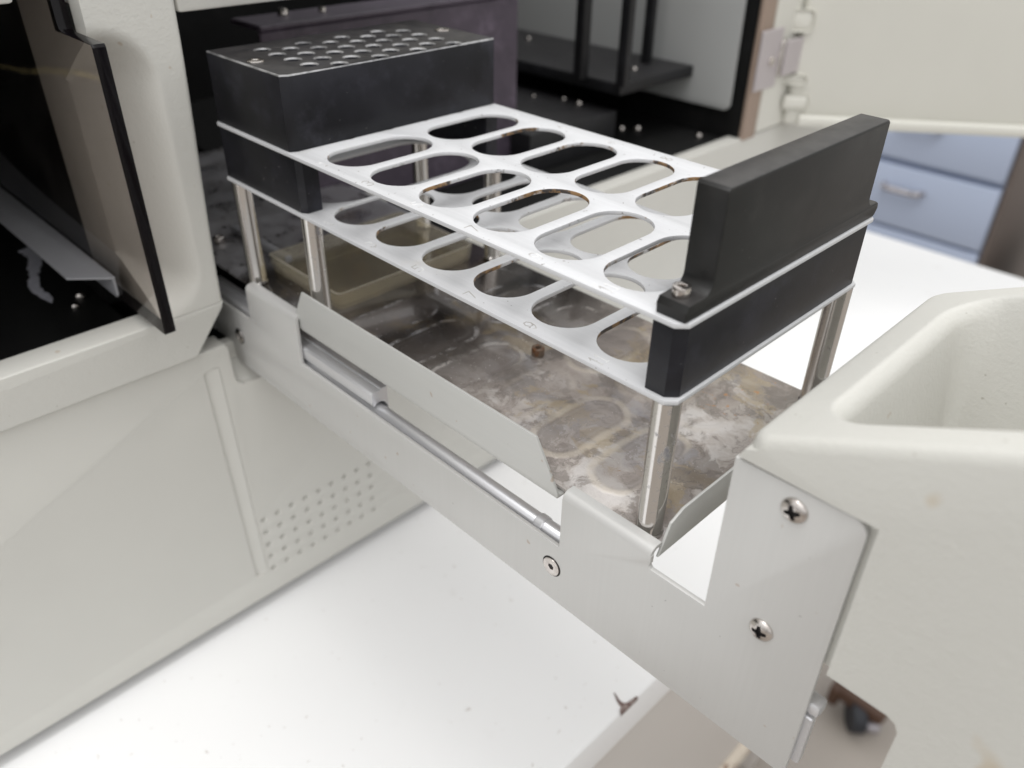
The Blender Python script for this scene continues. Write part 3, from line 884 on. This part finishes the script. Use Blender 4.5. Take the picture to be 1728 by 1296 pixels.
# angle bracket on the cover
bm = bmesh.new()
tp = [(-.26, -.0668), (-.0317, -.0668), (-.0188, -.0522), (-.0188, -.0506), (-.26, -.0506)]
bm.from_mesh(solid_mesh('angle', [tp], .0010, .0002, XY(.0115), 1))
bm2 = [(-.26, .0020), (-.0205, .0020), (-.0192, .0034), (-.0190, .0116), (-.26, .0116)]
tmp = solid_mesh('angle2', [bm2], .0013, .0003, XZ(-.0519), 1); bm.from_mesh(tmp)
from_bm('angle_bracket', bm, M_greymetal, cover)
# left compartment: dark floor, dried spill, two small screws
def blob(name, mat, parent, cx, cy, z, pts, t=.0006):
    return solid(name, mat, parent, [pts], t, 0, XY(z))
rnd = random.Random(3)
pts = []
N = 46
for k in range(N):
    u = k / N
    if u < .5: t = u * 2; side = 1
    else: t = 2 - u * 2; side = -1
    cx = -.168 + .078 * t; cy = -.0505 - .013 * t + .003 * math.sin(7 * t)
    w = (.0026 * (1 - t) ** .6 + .0009) * (.55 + .9 * rnd.random())
    pts.append((cx + rnd.uniform(-.0015, .0015), cy + side * w))
blob('dried_spill', M_crust, mach, 0, 0, -.0239, pts)
knob(-.085, -.0500, -.0239, .0028); knob(-.0760, -.0560, -.0239, .0022)

# swung-open door at the far end
door_pivot = Vector((.0117, .49, 0)); dd = Vector((.147, .116, 0)).normalized(); dn = Vector((-dd.y, dd.x, 0))
MD = Matrix(((dd.x, dn.x, 0, door_pivot.x), (dd.y, dn.y, 0, door_pivot.y), (0, 0, 1, 0), (0, 0, 0, 1)))
bm = bmesh.new()
add_box(bm, -.004, .62, .004, .030, -.0195, .36, .005, 3)
add_box(bm, .006, .615, -.004, .0035, -.0185, -.0090, .003, 3)
add_box(bm, -.014, .004, .0018, .0045, .0540, .0700, .004, 3)
add_box(bm, -.014, .008, .0018, .0045, .0140, .0215, .004, 3)
add_box(bm, -.0080, .0120, .0012, .0045, -.0060, .0060, .003, 3)
bm.transform(MD)
from_bm('door', bm, M_cream_far, mach)
bm = bmesh.new()
add_box(bm, .0015, .0035, .4385, .4690, .0150, .0595, .0006, 1)
bm2 = bmesh.new(); add_box(bm2, .0060, .0085, .4700, .4975, .0230, .0500, .001, 1)
tmpm = bpy.data.meshes.new('t'); bm2.to_mesh(tmpm); bm2.free(); bm.from_mesh(tmpm)
hg = from_bm('hinge', bm, M_hinge, mach)
bm = bmesh.new(); add_cyl(bm, (.0035, .456, .036), (1, 0, 0), .0035, .002, 20, .0008); add_cyl(bm, (.0034, .4700, .0235), (0, 0, 1), .0030, .0260, 20, .0006)
from_bm('hinge_pin', bm, M_screw, hg)

# ------------------------------------------------------------------ bench
bench = thing('lab_bench', 'white laminate bench with a chipped front edge carrying the instrument', 'bench')
BZ = -.2085
solid('bench_top', M_bench, bench, [round_poly([(-1.1, -1.2), (.1925, -1.2), (.1925, .797), (-1.1, .797)], .012)], .030, .0022, XY(BZ - .030), 2)
box('side_panel', M_apron, bench, .150, .1905, -1.15, .76, -.452, BZ - .0305, .001)
box('bottom_rail', M_rustrail, bench, .140, .1960, -1.16, .77, -.474, -.4525, .003)
for (x, y) in ((.05, .70), (-1.0, .70), (.05, -1.1), (-1.0, -1.1)):
    box('leg', M_apron, bench, x - .03, x + .03, y - .03, y + .03, -1.099, -.4745, .003)
def chip(pts, th=.0006):
    return pts
rnd = random.Random(11)
cpts = [(.1929, .0735), (.1912, .0740), (.1904, .0760), (.1886, .0766), (.1862, .0776), (.1838, .0792), (.1822, .0799), (.1824, .0805), (.1852, .0796), (.1876, .0787), (.1896, .0790), (.1910, .0803), (.1915, .0838), (.1922, .0872), (.1929, .0876)]
me = solid_mesh('edge_chip', [cpts], .0030, 0, XY(BZ - .0027))
link_mesh('edge_chip', me, M_chip, bench, 0)

# ------------------------------------------------------------------ far cabinet
cab = thing('drawer_cabinet', 'pale blue drawer cabinet with metal pulls standing beyond the bench', 'cabinet')
CY = 1.60
box('carcass', M_blue2, cab, -1.15, -.0735, CY + .006, CY + .55, -1.0, .05, .003)
def cdrawer(z0, z1, xs):
    for (xa, xb) in xs:
        o = box('drawer_front', M_blue, cab, xa, xb, CY - .016, CY + .0055, z0, z1, .004)
        hx, hz = -.2525 if xb > -.2 else (xa + xb) / 2, (z1 - .042)
        bm = bmesh.new()
        prev = None
        pth = [(-.040, 0), (-.037, -.016), (-.025, -.024), (.025, -.024), (.037, -.016), (.040, 0)]
        for a, b in zip(pth[:-1], pth[1:]):
            A = Vector((hx + a[0], CY - .0165 + a[1], hz)); B = Vector((hx + b[0], CY - .0165 + b[1], hz))
            add_cyl(bm, A, B - A, .0062, (B - A).length, 14)
        from_bm('handle', bm, M_pull, o)
xs = [(-.470, -.0750), (-.870, -.4785)]
cdrawer(-.3605, -.2420, xs)
cdrawer(-.5020, -.3735, xs)
cdrawer(-.7000, -.5085, xs)
box('plinth', M_blue2, cab, -1.12, -.09, CY + .05, CY + .5, -1.0998, -1.0005)
box('gable', M_brown, cab, -.0730, -.0640, CY - .004, CY + .56, -1.0998, .05, .002)

blk = bmesh.new(); add_box(blk, .020, .42, 1.56, 1.95, -1.0998, -.475, .05, 4)
bb = from_bm('black_bin', blk, M_casterk, None)
tag(bb, 'black rounded object beside the blue cabinet, cut off by the photo edge', 'bin')

# ------------------------------------------------------------------ caster on the floor, floor, backdrop wall
cs = thing('furniture_caster', 'brown caster with black wheel on the floor, glimpsed under the drawer front', 'caster')
FZ = -1.100
bm = bmesh.new(); add_cyl(bm, (.150, .870, FZ + .0305), (.8, .6, 0), .030, .024, 28, .006)
from_bm('wheel', bm, M_casterk, cs)
bm = bmesh.new(); add_box(bm, .118, .200, .872, .932, FZ + .040, FZ + .068, .008, 2)
add_box(bm, .105, .124, .870, .930, FZ + .020, FZ + .064, .006, 2)
from_bm('fork', bm, M_casterb, cs)
bm = bmesh.new(); add_cyl(bm, (.178, .880, FZ + .020), (.8, .6, 0), .012, .02, 20, .003)
from_bm('axle_cap', bm, M_casterg, cs)
bm = bmesh.new(); add_box(bm, .085, .215, .910, .945, FZ + .0685, FZ + .098, .006, 2)
from_bm('leg_rail', bm, M_apron, cs)

def sheet(name, mat, pts):
    me = bpy.data.meshes.new(name); me.from_pydata(pts, [], [(0, 1, 2, 3)])
    o = link_mesh(name, me, mat, None, 0); o['kind'] = 'structure'; return o
sheet('floor', M_floor, [(-4, -4, FZ), (4, -4, FZ), (4, 5, FZ), (-4, 5, FZ)])

# ------------------------------------------------------------------ lamps and world
def area(name, loc, target, size, energy, col=(1, 1, 1)):
    li = bpy.data.lights.new(name, 'AREA'); li.shape = 'RECTANGLE'; li.size, li.size_y = size; li.energy = energy; li.color = col
    o = bpy.data.objects.new(name, li); COL.objects.link(o); o.location = loc
    o.rotation_euler = (Vector(target) - Vector(loc)).to_track_quat('-Z', 'Y').to_euler()
    return o
area('ceiling_lamp', (.16, -.30, 1.75), (.15, .1, 0), (.35, 1.6), 8.5, (1, .99, .975))
area('ceiling_lamp', (.35, .40, 1.85), (.1, .2, 0), (1.3, .35), 4.5, (1, .99, .975))
area('ceiling_lamp', (.9, -1.2, 1.7), (.1, .0, 0), (1.8, 1.2), 4, (1, .99, .975))

w = bpy.data.worlds.new('World'); SC.world = w; w.use_nodes = True
nt = w.node_tree; nt.nodes.clear()
ow = nt.nodes.new('ShaderNodeOutputWorld'); bg = nt.nodes.new('ShaderNodeBackground')
tc = nt.nodes.new('ShaderNodeTexCoord'); sx = nt.nodes.new('ShaderNodeSeparateXYZ'); rp_ = nt.nodes.new('ShaderNodeValToRGB')
mp = nt.nodes.new('ShaderNodeMapRange'); mp.inputs['From Min'].default_value = -1; mp.inputs['From Max'].default_value = 1
nt.links.new(tc.outputs['Generated'], sx.inputs[0]); nt.links.new(sx.outputs['Z'], mp.inputs['Value']); nt.links.new(mp.outputs[0], rp_.inputs[0])
el = rp_.color_ramp.elements
el[0].position = .0; el[0].color = (.285, .28, .272, 1)
el[1].position = 1.0; el[1].color = (.94, .945, .95, 1)
e1 = el.new(.47); e1.color = (.405, .40, .392, 1)
e2 = el.new(.58); e2.color = (.765, .765, .762, 1)
nt.links.new(rp_.outputs[0], bg.inputs[0]); bg.inputs[1].default_value = .98
nt.links.new(bg.outputs[0], ow.inputs[0])

# ------------------------------------------------------------------ camera
cam = bpy.data.cameras.new('camera'); co = bpy.data.objects.new('camera', cam); COL.objects.link(co)
co.location = (.3348, -.1560, .1755)
co.rotation_euler = (math.radians(56.28033), math.radians(-.85833), math.radians(45.40802))
cam.sensor_width = 36; cam.lens = 36 * 1373.69 / 1728
cam.clip_start = .005; cam.clip_end = 50
cam.dof.use_dof = True; cam.dof.focus_distance = .262; cam.dof.aperture_fstop = 9.5
SC.camera = co
vs = SC.view_settings
vs.view_transform = 'Standard'; vs.look = 'None'; vs.exposure = .40; vs.gamma = 1; vs.use_curve_mapping = False
SC.cycles.max_bounces = 10; SC.cycles.transparent_max_bounces = 16
SC.render.film_transparent = False
